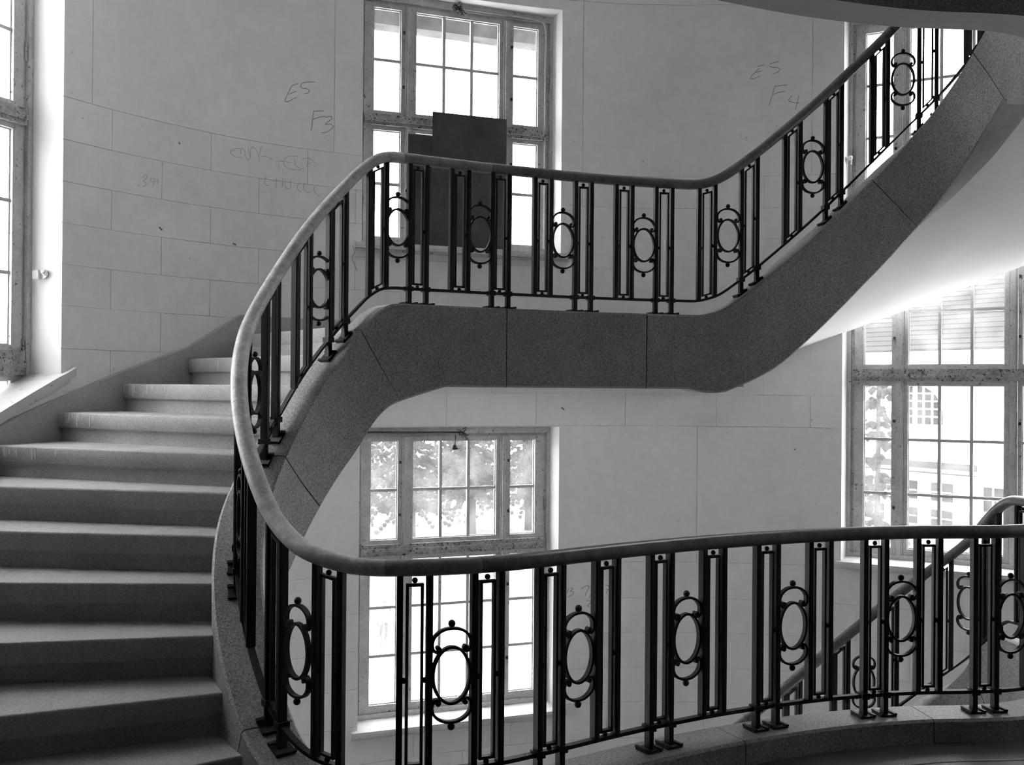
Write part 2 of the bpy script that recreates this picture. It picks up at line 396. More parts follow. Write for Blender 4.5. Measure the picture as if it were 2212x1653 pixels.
# flat chord across each opening so the flat windows sit square in it
def wall_p(t, d=0.0):
    key = round(t, 5); n = nrm_over.get(key)
    if n is None: n = wall_n(t)
    return WALL(t) + n * d
SKIN = .007
wall_far = empty('wall_far'); tag(wall_far, kind='structure')
core = MB()
def sub_rects(t0, t1, z0, z1):
    """split rect [t0,t1]x[z0,z1] minus the openings"""
    R = [(t0, t1, z0, z1)]
    for (a, b, c, d, _) in openings:
        Q = []
        for (p, q, r, s_) in R:
            if q <= a + 1e-6 or p >= b - 1e-6 or s_ <= c + 1e-6 or r >= d - 1e-6: Q.append((p, q, r, s_)); continue
            if p < a: Q.append((p, a, r, s_))
            if q > b: Q.append((b, q, r, s_))
            lo_, hi_ = max(p, a), min(q, b)
            if r < c: Q.append((lo_, hi_, r, c))
            if s_ > d: Q.append((lo_, hi_, d, s_))
        R = Q
    return R
def wall_slab(mb, t0, t1, z0, z1, d0, d1, step=.22):
    n = max(1, int(math.ceil((t1 - t0) / step))); ts = [t0 + (t1 - t0) * i / n for i in range(n + 1)]
    secs = []
    for t in ts:
        a = wall_p(t, d0); b = wall_p(t, d1)
        secs.append([(a[0], a[1], z0), (b[0], b[1], z0), (b[0], b[1], z1), (a[0], a[1], z1)])
    sweep(mb, secs)
for (a, b, c, d) in sub_rects(0, WALL.L, Z_BOT, Z_TOP): wall_slab(core, a, b, c, d, SKIN, .42, .12)
core.build('wall_core', M_REVEAL, wall_far)
G = .0018
def wall_piece(name, t0, t1, z0, z1, mtl=None):
    m = MB(); G = .003 if name == 'plaster_panel' else .0018
    for (a, b, c, d) in sub_rects(t0 + G, t1 - G, z0 + G, z1 - G):
        if b - a < .02 or d - c < .02: continue
        wall_slab(m, a, b, c, d, 0, SKIN + .004, .09)
    if m.f: m.build(name, mtl or M_WALL, wall_far)
tL = ws((-3.66, 2.9)); tR = ws((5.5, 6.0))
def courses(zs, t0, t1, length, name='ashlar_block'):
    for k in range(len(zs) - 1):
        x = t0 - (k % 2) * length / 2
        while x < t1:
            a, b = max(x, t0), min(x + length, t1)
            if b - a > .05: wall_piece(name, a, b, zs[k], zs[k + 1])
            x += length
lowz = [-2.31, -2.01, -1.71, -1.406, -1.09, -.786, -.478, -.176, .143]
upz = [1.34, 1.62, 1.90, 2.18, 2.45, 2.72, 2.99, 3.262, 3.54]
t_a0, t_a1 = openings[0][0], openings[0][1]; t_b0 = openings[2][0]; t_b1 = openings[2][1]; t_l0, t_l1 = openings[4][0], openings[4][1]
J0 = 6.453
for (zz, ln) in ((lowz, .86), (upz, .804)):
    courses(zz, J0 - 8 * ln, tR, ln)
for (a, b) in ((tL, (t_l1 + t_a0) / 2), ((t_l1 + t_a0) / 2, (t_a1 + t_b0) / 2), ((t_a1 + t_b0) / 2, tR)):
    wall_piece('plaster_panel', a, b, .143, 1.34)
m0 = [(tL, t_l0 - .3), (t_l0 - .3, 5.893), (5.893, 7.875), (7.875, 10.072), (10.072, 12.079), (12.079, t_b1 + .27), (t_b1 + .27, tR)]
for (a, b) in m0:
    wall_piece('plaster_panel', a, b, 3.54, 5.06); wall_piece('plaster_panel', a, b, 5.06, 6.2)

# sloping sill and apron of the left stair window
def apron():
    m = MB(); ts = sorted(list(np.linspace(t_l0 - .02, t_l1 + .085, 16)) + [t_l1]); m2 = MB(); secs = []; secs2 = []
    for t in ts:
        z = max(1.737 - .48 * (t_l1 - t), 1.48)
        a = wall_p(t, -.045); b = wall_p(t, -.05); c = wall_p(t, .27)
        dd = .27 if t <= t_l1 else .0
        c = wall_p(min(t, t_l1 - .001), .27) if t <= t_l1 else wall_p(t, .004)
        secs.append([(a[0], a[1], z - .055), (c[0], c[1], z - .055), (c[0], c[1], z + .012), (a[0], a[1], z)])
        e = wall_p(t, .0)
        if t <= t_l1: secs2.append([(e[0], e[1], .84), (c[0], c[1], .84), (c[0], c[1], z - .05), (e[0], e[1], z - .05)])
    sweep(m, secs); sweep(m2, secs2)
    m.build('sill', M_SILL, wL); m2.build('apron', M_WALL, wL)
    m3 = MB(); secs = []
    for t in [q for q in ts if q <= t_l1 + .001] + [t_l1 + .055]:
        z = max(1.737 - .48 * (t_l1 - t), 1.48); a = wall_p(t, -.022); e = wall_p(t, .004)
        secs.append([(a[0], a[1], z - .085), (e[0], e[1], z - .085), (e[0], e[1], z - .05), (a[0], a[1], z - .05)])
    sweep(m3, secs); m3.build('sill_moulding', M_SILL, wL)
apron()

# ------------------------------------------------------------------ flights, landings
def stringer(parent, cf, s0, s1, joints, depth, name='stringer_stone', gap=.0025):
    """depth(s): vertical depth; joints: arc lengths of stone joints (at the top edge)"""
    ed = [s0] + [j for j in joints if s0 + .1 < j < s1 - .1] + [s1]
    B = .012
    for a, b in zip(ed[:-1], ed[1:]):
        a_ = a + (gap if a > s0 else 0); b_ = b - (gap if b < s1 else 0)
        n = max(2, int((b_ - a_) / .045)); secs = []
        for i in range(n + 1):
            sg = a_ + (b_ - a_) * i / n; sl = (cf(sg + .3) - cf(sg - .3)) / .6; sh = .34 * sl
            zt = cf(sg); sb = min(max(sg + sh, s0), s1 + .3) ; zb = cf(min(sb, LW)) - depth(sb)
            P = []
            for (nn, v, dz) in ((-HW + B, 0, 0), (HW - B, 0, 0), (HW, 0, -B), (HW, .5, 0), (HW, 1, B), (HW - B, 1, 0), (-HW + B, 1, 0), (-HW, 1, B), (-HW, .5, 0), (-HW, 0, -B)):
                s_ = sg + v * (sb - sg); q = outp(s_, nn); P.append((q[0], q[1], zt * (1 - v) + zb * v + dz))
            secs.append(P)
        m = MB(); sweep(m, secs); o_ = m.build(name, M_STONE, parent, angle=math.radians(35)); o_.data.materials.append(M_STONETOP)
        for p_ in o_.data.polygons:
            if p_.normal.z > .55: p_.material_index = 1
def nosing_line(k, inner, outer):
    return inner[k], outer[k]
M_DRIP = mat('whitewash', .50, .9, .1)
def make_flight(root, cf, slo, shi, z0, outer_pts, drips=False):
    """11 risers; steps 1..10 as stones, the 11th is the landing edge"""
    inner = []
    for k in range(1, 12):
        s = find_s(cf, z0 + k * RISE + .10, slo, shi); inner.append(s)
    outer = [ws(p) for p in outer_pts]
    for k in range(10):
        z = z0 + (k + 1) * RISE
        si0, si1 = inner[k], inner[k + 1]; to0, to1 = outer[k], outer[k + 1]
        m = MB(); n = 8
        def pt(r, v, ov=0.0):   # r across 0 inner..1 outer, v along 0 nosing..1 next nosing
            A0 = outp(si0, HW - .01); B0 = wall_p(to0, -.02); A1 = outp(si1, HW - .01); B1 = wall_p(to1, -.02)
            a = A0 + (B0 - A0) * r; b = A1 + (B1 - A1) * r
            d = (b - a); L = np.linalg.norm(d); return a + d * v + d / L * ov
        prof = [(.0, .026, -RISE), (.0, .026, -.114), (0, .017, -.105), (0, .003, -.101), (0, -.004, -.094), (0, -.006, -.014), (0, -.003, -.004), (0, .006, 0), (1, .05, 0), (1, .05, -.12)]
        secs = []
        for i in range(n + 1):
            r = i / n; secs.append([(*pt(r, v, ov), z + dz) for (v, ov, dz) in prof])
        sweep(m, secs); st_ = m.build('step', M_STEP, root, angle=math.radians(50))
        if drips and k >= 5:   # old whitewash drips near the wall end of the nosing
            dm = MB(); rr = random.Random(k)
            for _ in range(16):
                r0 = 1 - abs(rr.gauss(0, .10)) - .015; wd_ = rr.uniform(.0012, .0030); h_ = rr.uniform(.02, .085)
                q = [pt(r0 - wd_, 0, -.0068), pt(r0 + wd_, 0, -.0068), pt(r0 + wd_, 0, -.003), pt(r0 - wd_, 0, -.003)]
                dm.hexa([(*v_, z - .008 - h_) for v_ in q] + [(*v_, z - .008) for v_ in q])
            tag(dm.build('paint_drips', M_DRIP, st_), kind='stuff')
    # soffit: ruled surface below the nosing line
    m = MB(); secs = []; n = 40
    for i in range(n + 1):
        f = 11 * i / n; k = min(int(f), 9) if f >= 1 else 0
        def lerp(arr, f):
            g = f - 1
            if g <= 0: return arr[0] + g * (arr[1] - arr[0])
            j = min(int(g), 9); return arr[j] + (g - j) * (arr[j + 1] - arr[j])
        si = lerp(inner, f); to = lerp(outer, f); z = z0 + f * RISE
        A = outp(si, -.02); B = wall_p(to, .02)
        th_ = float(np.interp(f, [0, 1, 10, 11], [.35, .41, .41, .35])); zb = z - th_; zt = z - .24
        ps = [A + (B - A) * r for r in (0, .25, .5, .75, 1)]
        secs.append([(p[0], p[1], zb) for p in ps] + [(p[0], p[1], zt) for p in reversed(ps)])
    sweep(m, secs); m.build('soffit', M_SOFFIT, root, angle=math.radians(40))
    return inner, outer
M_SKIRT = mat('skirting_stone', .42, .6, .3, noise=[(120, .22, 3), (3, .12, 4)], dark=[(140, .70, .18)])
def skirting(name, pts, mtl=M_SKIRT):   # pts: [(t, ztop, zbot)]
    m = MB(); secs = []
    f1 = lambda t: np.interp(t, [p[0] for p in pts], [p[1] for p in pts]); f0 = lambda t: np.interp(t, [p[0] for p in pts], [p[2] for p in pts])
    ts = sorted(set(list(np.linspace(pts[0][0], pts[-1][0], 60)) + [p[0] for p in pts]))
    for t in ts:
        a = wall_p(t, -.028); b = wall_p(t, .003); c = wall_p(t, -.020)
        secs.append([(a[0], a[1], f0(t)), (b[0], b[1], f0(t)), (b[0], b[1], f1(t)), (c[0], c[1], f1(t)), (a[0], a[1], f1(t) - .008)])
    sweep(m, secs); o = m.build(name, mtl); tag(o, kind='structure'); return o

outL = [(-3.66, 2.45), (-3.68, 3.35), (-3.63, 4.2), (-3.57, 4.85), (-3.44, 5.33), (-3.31, 5.74), (-3.13, 6.22), (-2.93, 6.72), (-2.66, 7.14), (-2.36, 7.57), (-2.08, 7.88)]
tR0 = ws((1.95, 9.16)); tR1 = ws((5.50, 6.15)); outR = [tuple(WALL(tR0 + (tR1 - tR0) * k / 10)) for k in range(11)]
sL0 = S_N((-.52, 3.95)); sL1 = S_N((-.68, 6.175)); sR0 = S_N((1.2, 6.94))
flightL = empty('stair_flight', (-2.3, 5.2, 0)); flightR = empty('stair_flight', (3.4, 7.8, HALF)); flightD = empty('stair_flight', (3.4, 7.8, -HALF))
flightU = empty('stair_flight', (-2.3, 5.2, FULL))
for fl in (flightL, flightR, flightD, flightU): pass
tag(flightL, 'stone stair flight rising along the left wall below the tall left window', 'staircase')
tag(flightR, 'upper stair flight with pale soffit climbing to the right past the right windows', 'staircase')
tag(flightD, 'lower stair flight descending behind the near railing at lower right', 'staircase')
tag(flightU, 'next stair flight starting above the upper floor landing, out of view overhead', 'staircase')
bpy.context.view_layer.update()
def reparent_all(root):
    for ch in root.children: ch.matrix_parent_inverse = root.matrix_world.inverted()
innerL, outerL = make_flight(flightL, curb, sL0, sL1, 0, outL, True)
innerR, outerR = make_flight(flightR, curb, sR0, LW, HALF, outR)
innerD, outerD = make_flight(flightD, curb_low, s_lo, LW, -HALF, outR)
curbU = lambda s: curb(s) + FULL
innerU, outerU = make_flight(flightU, curbU, sL0, sL1, FULL, outL)  # unseen flight overhead, added to block light above the left stair
DEPF = lambda s: .66
def depth_main(s):
    # landing .486, flights .66
    a = S_N((-.95, 5.98)); b = S_N((-.45, 6.3)); c = S_N((1.15, 6.93)); d = S_N((1.75, 7.04))
    return float(np.interp(s, [a, b, c, d], [.66, .486, .486, .66]))
jn = lambda *ps: [S_N(p) for p in ps]
stringer(flightL, curb, sL0, S_N((-.80, 6.10)), jn((-.98, 4.26), (-1.29, 5.47), (-.93, 6.0)), depth_main)
stringer(flightR, curb, S_N((1.56, 7.008)), LW, jn((2.42, 7.16), (3.12, 6.90)), depth_main)
stringer(flightD, curb_low, s_lo, LW, jn((1.53, 7.0), (2.42, 7.16), (3.12, 6.90)), DEPF)
stringer(flightU, curbU, sL0, S_N((-.80, 6.10)), jn((-.98, 4.26), (-1.29, 5.47), (-.93, 6.0)), lambda s: .66)

def slab_poly(name, poly, z0, z1, mtl, kind='structure', mtl_bot=None):
    n = len(poly); m = MB()
    vs = [(p[0], p[1], z0) for p in poly] + [(p[0], p[1], z1) for p in poly]
    fs = [tuple(reversed(range(n))), tuple(range(n, 2 * n))] + [(i, (i + 1) % n, n + (i + 1) % n, n + i) for i in range(n)]
    m.add(vs, fs); o = m.build(name, mtl)
    if mtl_bot:
        o.data.materials.append(mtl_bot); o.data.polygons[0].material_index = 1
    if kind: tag(o, kind=kind)
    return o
def edge(s0, s1, n, d): return [tuple(outp(s0 + (s1 - s0) * i / n, d)) for i in range(n + 1)]
def wedge(t0, t1, n, d=-.0): return [tuple(wall_p(t0 + (t1 - t0) * i / n, d)) for i in range(n + 1)]
tEndR = ws((5.5, 6.15))
# near landing (floor): well edge from right end round to the first riser on the left
def near_poly(extra=0.0):
    e = edge(0.0, innerL[0], 70, .02)
    left = [tuple(wall_p(outerL[0], -.0)), (-3.64, 1.2), (-3.64, -2.6), (5.6, -2.6), (5.6, 1.2)]
    right = wedge(WALL.L - .01, tEndR, 14)
    return e + left + right
near = slab_poly('floor', near_poly(), -.30, 0, M_FLOOR, mtl_bot=M_SOFFIT)
stringer(near, curb, 0.0, sL0, [S_N((2.0, 5.06)), S_N((1.0, 4.73)), S_N((.1, 4.16))], lambda s: .60)
inl = MB(); secs = []
for i in range(61):   # inlaid border band in the landing floor
    s = .15 + (sL0 - .5) * i / 60; a = outp(s, .34); b = outp(s, .36); secs.append([(a[0], a[1], .0005), (b[0], b[1], .0005), (b[0], b[1], .002), (a[0], a[1], .002)])
sweep(inl, secs); inl.build('border_strip', M_STONE, near)
# half landing
half = slab_poly('floor', edge(innerL[10], innerR[0], 30, .02) + wedge(outerR[0], outerL[10], 14), HALF - .36, HALF, M_STEP, mtl_bot=M_SOFFIT)
stringer(half, curb, S_N((-.80, 6.10)), S_N((1.56, 7.008)), jn((-.08, 6.49), (.84, 6.855)), depth_main)
m = MB(); secs = []   # nosing of the half landing edge
A = outp(innerL[10], HW - .01); Bq = wall_p(outerL[10], -.02); dirn = (outp(innerL[9], HW) - A); dirn = dirn / np.linalg.norm(dirn)
for i in range(9):
    r = i / 8; p = A + (Bq - A) * r
    P = []
    for (ov, dz) in ((-.026, -RISE), (-.026, -.114), (-.017, -.105), (-.003, -.101), (.004, -.094), (.006, -.014), (.003, -.004), (-.006, 0.001), (-.10, 0.001), (-.10, -RISE)):
        q = p + dirn * ov; P.append((q[0], q[1], HALF + dz))
    secs.append(P)
sweep(m, secs); m.build('nosing', M_STEP, half, angle=math.radians(50))
# lower half landing
halfD = slab_poly('floor', edge(innerL[10], innerD[0], 30, .02) + wedge(outerR[0], outerL[10], 14), -HALF - .36, -HALF, M_STEP, mtl_bot=M_SOFFIT)
stringer(halfD, lambda s: -HALF + .11, S_N((-.80, 6.10)), s_lo, jn((-.08, 6.49)), lambda s: .486)
# upper floor landing: slab with a beam along the well edge
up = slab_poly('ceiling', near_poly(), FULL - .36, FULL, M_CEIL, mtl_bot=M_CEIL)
bm = MB(); secs = []
for i in range(91):
    s = -.1 + (innerL[0] + .1) * i / 90; P = []
    for nn, z in ((-.115, FULL + .11), (.115, FULL + .11), (.115, 3.477), (-.115, 3.477)):
        q = outp(s, nn); P.append((q[0], q[1], z))
    secs.append(P)
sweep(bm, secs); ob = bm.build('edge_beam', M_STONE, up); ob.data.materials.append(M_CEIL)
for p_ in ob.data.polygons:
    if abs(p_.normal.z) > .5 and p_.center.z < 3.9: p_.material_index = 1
bm = MB(); secs = []
for i in range(91):
    s = -.1 + (innerL[0] + .1) * i / 90; P = []
    for nn, z in ((.10, FULL - .2), (.30, FULL - .2), (.30, 3.56), (.10, 3.56)):
        q = outp(s, nn); P.append((q[0], q[1], z))
    secs.append(P)
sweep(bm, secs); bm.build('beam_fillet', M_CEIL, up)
halfU = slab_poly('floor', edge(innerL[10], S_N((1.2, 6.94)), 30, .02) + wedge(outerR[0], outerL[10], 14), FULL + HALF - .36, FULL + HALF, M_STEP, mtl_bot=M_SOFFIT)
stringer(halfU, lambda s: FULL + HALF + .11, S_N((-.80, 6.10)), S_N((1.2, 6.94)), jn((-.08, 6.49)), lambda s: .486)
# top and bottom of the shaft, room behind the camera
top_poly = wedge(.01, WALL.L - .01, 60, .2) + [(5.8, -2.8), (-3.9, -2.8)]
slab_poly('ceiling', top_poly, Z_TOP - .02, Z_TOP + .3, M_CEIL)
slab_poly('floor', top_poly, -FULL - .3, -FULL, M_FLOOR)
def wall_box(name, x0, x1, y0, y1, z0, z1, mtl=M_WALL):
    o = MB().box(x0, x1, y0, y1, z0, z1).build(name, mtl); tag(o, kind='structure'); return o
wall_box('wall_left', -4.0, -3.64, -2.9, 1.22, -FULL, Z_TOP, M_DADO); wall_box('wall_right', 5.6, 6.0, -2.9, 1.22, -FULL, Z_TOP, M_DADO)
wall_box('wall_back', -3.64, 5.6, -2.9, -2.6, -FULL, Z_TOP, M_DADO)

# skirtings
def nose_pts(inner, outer, z0, up=.088, dn=.25):
    return [(outer[k], z0 + (k + 1) * RISE + up, z0 + (k + 1) * RISE - dn) for k in range(11)]
pl = nose_pts(innerL, outerL, 0); t11 = outerL[10]
pl[-1] = (outerL[10] + .02, HALF + .155, HALF - .2)
skirting('baseboard_left', [(outerL[0] - .3, .14, -.02)] + pl)
skirting('baseboard_far', [(outerL[10] + .02, HALF + .155, HALF - .05), (outerR[0] - .25, HALF + .155, HALF - .05)])
skirting('baseboard_right', [(outerR[0] - .25, HALF + .155, HALF - .05)] + nose_pts(innerR, outerR, HALF, .2))
skirting('baseboard_low', [(outerR[0] - .25, -HALF + .155, -HALF - .05)] + nose_pts(innerD, outerD, -HALF, .2))

# ------------------------------------------------------------------ railing
me_ball = ball(MB(), (0, 0, 0), .0115).mesh('ball', M_IRON, True)
me_bigball = ball(MB(), (0, 0, 0), .0148, 12, 8).mesh('ball', M_IRON, True)
PW, PD = .0122, .017
def post_mesh(h):
    m = MB(); m.box(-PW, PW, -PD, PD, 0, h); m.box(-PW * .6, PW * .6, -PD - .003, PD + .003, 0, h); return m.mesh('post', M_IRON)
me_post = post_mesh(PANEL + .05); me_post_f = post_mesh(PANEL + FOOT + .05)
mb = MB(); mb.box(-.021, .021, -.025, .025, -.014, .014); me_collar = mb.mesh('collar', M_IRON)
mb = MB(); mb.box(-.040, .040, -.043, .043, -.006, .010); mb.box(-.040, -.026, -.047, .047, .008, .017); mb.box(.026, .040, -.047, .047, .008, .017); me_plate = mb.mesh('base_plate', M_IRON)
def flat_bar(pts, hw, hd, closed):
    """pts in xz plane; bar thickness hw in plane, hd depth along y"""
    pts = np.array(pts, float); n = len(pts); secs = []
    for i in range(n):
        a = pts[(i - 1) % n] if closed or i > 0 else pts[i]; b = pts[(i + 1) % n] if closed or i < n - 1 else pts[i]
        t = (b - a) / np.linalg.norm(b - a); q = np.array([-t[1], t[0]])
        o_ = pts[i] + q * hw; i_ = pts[i] - q * hw
        secs.append([(o_[0], -hd, o_[1]), (o_[0], hd, o_[1]), (i_[0], hd, i_[1]), (i_[0], -hd, i_[1])])
    m = MB()
    if closed: secs.append(secs[0]); sweep(m, secs, caps=False)
    else: sweep(m, secs)
    return m
me_ring = flat_bar([(.0735 * math.cos(a), .1075 * math.sin(a)) for a in np.linspace(0, 2 * math.pi, 40, endpoint=False)], .0054, .0110, True).mesh('oval_ring', M_IRON, angle=math.radians(40))
half_arc = [(0, .179), (.03, .175), (.054, .163), (.070, .146), (.0765, .127), (.0745, .106), (.066, .093), (.055, .0905), (.0475, .098), (.0475, .108)]
arc_pts = cr_spline([(-x, z) for x, z in reversed(half_arc[1:])] + half_arc, False, 5)
mb = flat_bar(arc_pts, .0050, .0110, False)
for sx in (-1, 1):
    tube(mb, [(sx * .0535, -.0125, .1055), (sx * .0535, .0125, .1055)], .0095, 10)
me_arc = mb.mesh('scroll', M_IRON, angle=math.radians(40))
mirror = Matrix.Diagonal((1, 1, -1, 1))
me_arc_b = me_arc.copy(); me_arc_b.transform(mirror); me_arc_b.flip_normals()

def iron_frame(parent, cf, s):
    """slender inner frame between a pair of posts, with four small balls"""
    a = .0285; c = .0053; d = .011; g = .024
    z = cf(s) + FOOT; sl = slope(cf, s)
    M0 = frame_at(WELL(s), WELL.tan(s), 0)
    m = MB()
    def P(x, y, zz): return M0 @ Vector((x, y, zz))
    zb = lambda x: z + sl * x + g; zt = lambda x: z + sl * x + PANEL - g
    for x in (-a, a):
        m.hexa([P(x - c, -d, zb(x - c)), P(x + c, -d, zb(x + c)), P(x + c, d, zb(x + c)), P(x - c, d, zb(x - c)), P(x - c, -d, zt(x - c)), P(x + c, -d, zt(x + c)), P(x + c, d, zt(x + c)), P(x - c, d, zt(x - c))])
    for f_, e in ((zb, c * 2), (zt, -c * 2)):
        l, h = (0, e) if e > 0 else (e, 0); x0, x1 = -a - c, a + c
        m.hexa([P(x0, -d, f_(x0) + l), P(x1, -d, f_(x1) + l), P(x1, d, f_(x1) + l), P(x0, d, f_(x0) + l), P(x0, -d, f_(x0) + h), P(x1, -d, f_(x1) + h), P(x1, d, f_(x1) + h), P(x0, d, f_(x0) + h)])
    fr = m.build('iron_frame', M_IRON, parent)
    for (x, zz) in ((0, z + PANEL - g * .5), (0, z + g * .55), (-a - .0105, z + PANEL * .47 - sl * .035), (a + .0105, z + PANEL * .47 + sl * .035)):
        inst('ball', me_ball, fr, Matrix.Translation(P(x, 0, zz)))
J_A = S_N((-.47, 3.945)); J_B = S_N((-.66, 6.19))
def railing(root, cf, s0, s1, feet, hand_from=None, hand_to=None):
    # handrail in joined lengths
    n = int((s1 - s0) / .035); secs = []
    ell = [(.0395 * math.cos(a), .0345 * math.sin(a) if math.sin(a) > 0 else .0335 * max(math.sin(a), -.86)) for a in np.linspace(0, 2 * math.pi, 16, endpoint=False)]
    cf2 = lambda s: (cf(s - .06) + 2 * cf(s) + cf(s + .06)) / 4
    def sec(s):
        p = WELL(s); t = WELL.tan(s); nn = np.array([-t[1], t[0]]); sl = slope(cf, s); T = np.array([t[0], t[1], sl]); T /= np.linalg.norm(T); u = np.array([-sl * t[0], -sl * t[1], 1.]); u /= np.linalg.norm(u)
        c = np.array([p[0], p[1], cf2(s) + FOOT + PANEL + .0345])
        return [tuple(c + np.array([nn[0], nn[1], 0]) * a + u * b) for a, b in ell]
    ed = [s0] + [j for j in (S_N((1.9, 5.04)), S_N((.2, 4.22)), S_N((-.12, 4.04)), J_A, S_N((-1.24, 4.74)), S_N((-1.28, 5.48)), J_B, S_N((-.15, 6.46)), S_N((1.6, 7.015)), S_N((2.6, 7.13))) if s0 + .2 < j < s1 - .2] + [s1]
    for a, b in zip(ed[:-1], ed[1:]):
        k = max(2, int((b - a) / .03)); m = MB()
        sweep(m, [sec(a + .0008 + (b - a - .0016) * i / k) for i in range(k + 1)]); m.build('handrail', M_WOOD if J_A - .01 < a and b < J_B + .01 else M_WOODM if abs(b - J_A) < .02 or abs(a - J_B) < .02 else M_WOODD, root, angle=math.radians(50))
    m = MB(); secs = []
    k = int((s1 - s0) / .03)
    for i in range(k + 1):
        s = s0 + (s1 - s0) * i / k; z = cf(s) + FOOT; P = []
        for nn, dz in ((-.0145, -.008), (.0145, -.008), (.0145, .008), (-.0145, .008)):
            q = off(s, nn); P.append((q[0], q[1], z + dz))
        secs.append(P)
    sweep(m, secs); m.build('bottom_rail', M_IRON, root)
    for i, sf in enumerate(feet):
        nxt = feet[i + 1] if i + 1 < len(feet) else sf + .59
        su = sf + .505 * (nxt - sf); so = sf + .7525 * (nxt - sf)
        for c, foot in ((sf, True), (su, False)):
            if c - .06 < s0 or c + .06 > s1: continue
            for e in (-.056, .056):
                s = c + e; z = cf(s); Mf = frame_at(WELL(s), WELL.tan(s), 0)
                if foot:
                    inst('post', me_post_f, root, Matrix.Translation((0, 0, z + .004)) @ Mf)
                    inst('collar', me_collar, root, Matrix.Translation((0, 0, z + FOOT)) @ Mf)
                    inst('base_plate', me_plate, root, Matrix.Translation((0, 0, z)) @ Mf @ Matrix.Rotation(-math.atan(slope(cf, s)), 4, 'Y'))
                else: inst('post', me_post, root, Matrix.Translation((0, 0, z + FOOT)) @ Mf)
            iron_frame(root, cf, c)
        if so - .1 > s0 and so + .1 < s1:
            Mo = Matrix.Translation((0, 0, cf(so) + FOOT + PANEL * .487)) @ frame_at(WELL(so), WELL.tan(so), 0)
            r = inst('oval_ring', me_ring, root, Mo)
            for nm, me_, dz in (('scroll', me_arc, 0), ('scroll', me_arc_b, 0), ('ball', me_bigball, .197), ('ball', me_bigball, -.197)):
                c_ = inst(nm, me_, r); c_.location = (0, 0, dz)
feet_p = [(2.32, 5.09), (1.755, 5.015), (1.18, 4.81), (.65, 4.535), (.16, 4.20), (-.36, 3.96), (-.945, 4.21)]
feet = [S_N(p) for p in feet_p]; f8 = S_N((-1.275, 5.49))
feet += [(feet[-1] + f8) / 2, f8] + [S_N(p) for p in [(-1.0, 5.93), (-.567, 6.24), (-.08, 6.49), (.45, 6.725), (1.0, 6.90), (1.59, 7.012), (2.19, 7.13), (2.84, 7.14)]]
feet = [feet[0] - 1.16, feet[0] - .58] + feet + [feet[-1] + .60]
rail_main = empty('stair_railing', (0, 5.5, 0)); rail_low = empty('stair_railing', (2.5, 7.1, -1.0))
bpy.context.view_layer.update()
tag(rail_main, 'black iron balustrade with oval ornaments and wooden handrail sweeping round the open well', 'railing')
tag(rail_low, 'lower run of the balustrade descending behind the near railing at lower right', 'railing')
railing(rail_main, curb, .02, LW - .02, feet)
o1 = S_N((2.43, 7.16)); o2 = S_N((3.07, 6.98)); per = o2 - o1; fl_ = [o1 - .7525 * per + k * per for k in range(-2, 3)]
railing(rail_low, curb_low, s_lo - .4, LW - .01, fl_)
# everything was modelled in world coordinates: keep it there under the offset roots
bpy.context.view_layer.update()
for root in (rail_main, rail_low, flightL, flightR, flightD, flightU):
    for ch in root.children: ch.matrix_parent_inverse = root.matrix_world.inverted()
bpy.context.view_layer.update()

#@@DETAILS
# ------------------------------------------------------------------ outside: courtyard, conifers, neighbouring wing
GZ = -8.2
g = MB(); g.box(-160, 160, 10.5, 260, GZ - .5, GZ); o = g.build('ground', M_GROUND); tag(o, kind='structure')
g = MB(); g.box(-160, 160, -120, 10.5, GZ - .5, GZ); o = g.build('ground', M_GROUND); tag(o, kind='structure')
def kerb(p, q, wdt, h, label):
    p = Vector((*p, GZ)); q = Vector((*q, GZ)); d = (q - p).normalized(); n = Vector((-d.y, d.x, 0)) * wdt
    m = MB(); m.hexa([p - n, q - n, q + n, p + n, p - n + Vector((0, 0, h)), q - n + Vector((0, 0, h)), q + n + Vector((0, 0, h)), p + n + Vector((0, 0, h))])
    o = m.build('kerb', M_KERB); tag(o, label, 'kerb')
M_KERB = mat('kerb_stone', .16, .9, .1)
M_LAWN = mat('dry_grass', .10, .95, .05, noise=[(.5, .4, 4), (6, .4, 4)])
kerb((-17, 61), (-4.5, 49), .18, .14, 'low kerb running diagonally across the courtyard behind the lower window')
kerb((-4.2, 48.6), (14, 43.7), .18, .14, 'low kerb at the edge of the paved court below the trees')
m = MB(); m.add([(-40, 64, GZ + .02), (-17, 61.3, GZ + .02), (-4.5, 49.3, GZ + .02), (14, 44.3, GZ + .02), (40, 40, GZ + .02), (60, 120, GZ + .02), (-60, 120, GZ + .02)], [(0, 1, 2, 3, 4, 5, 6)])
o = m.build('lawn', M_LAWN); tag(o, kind='structure')
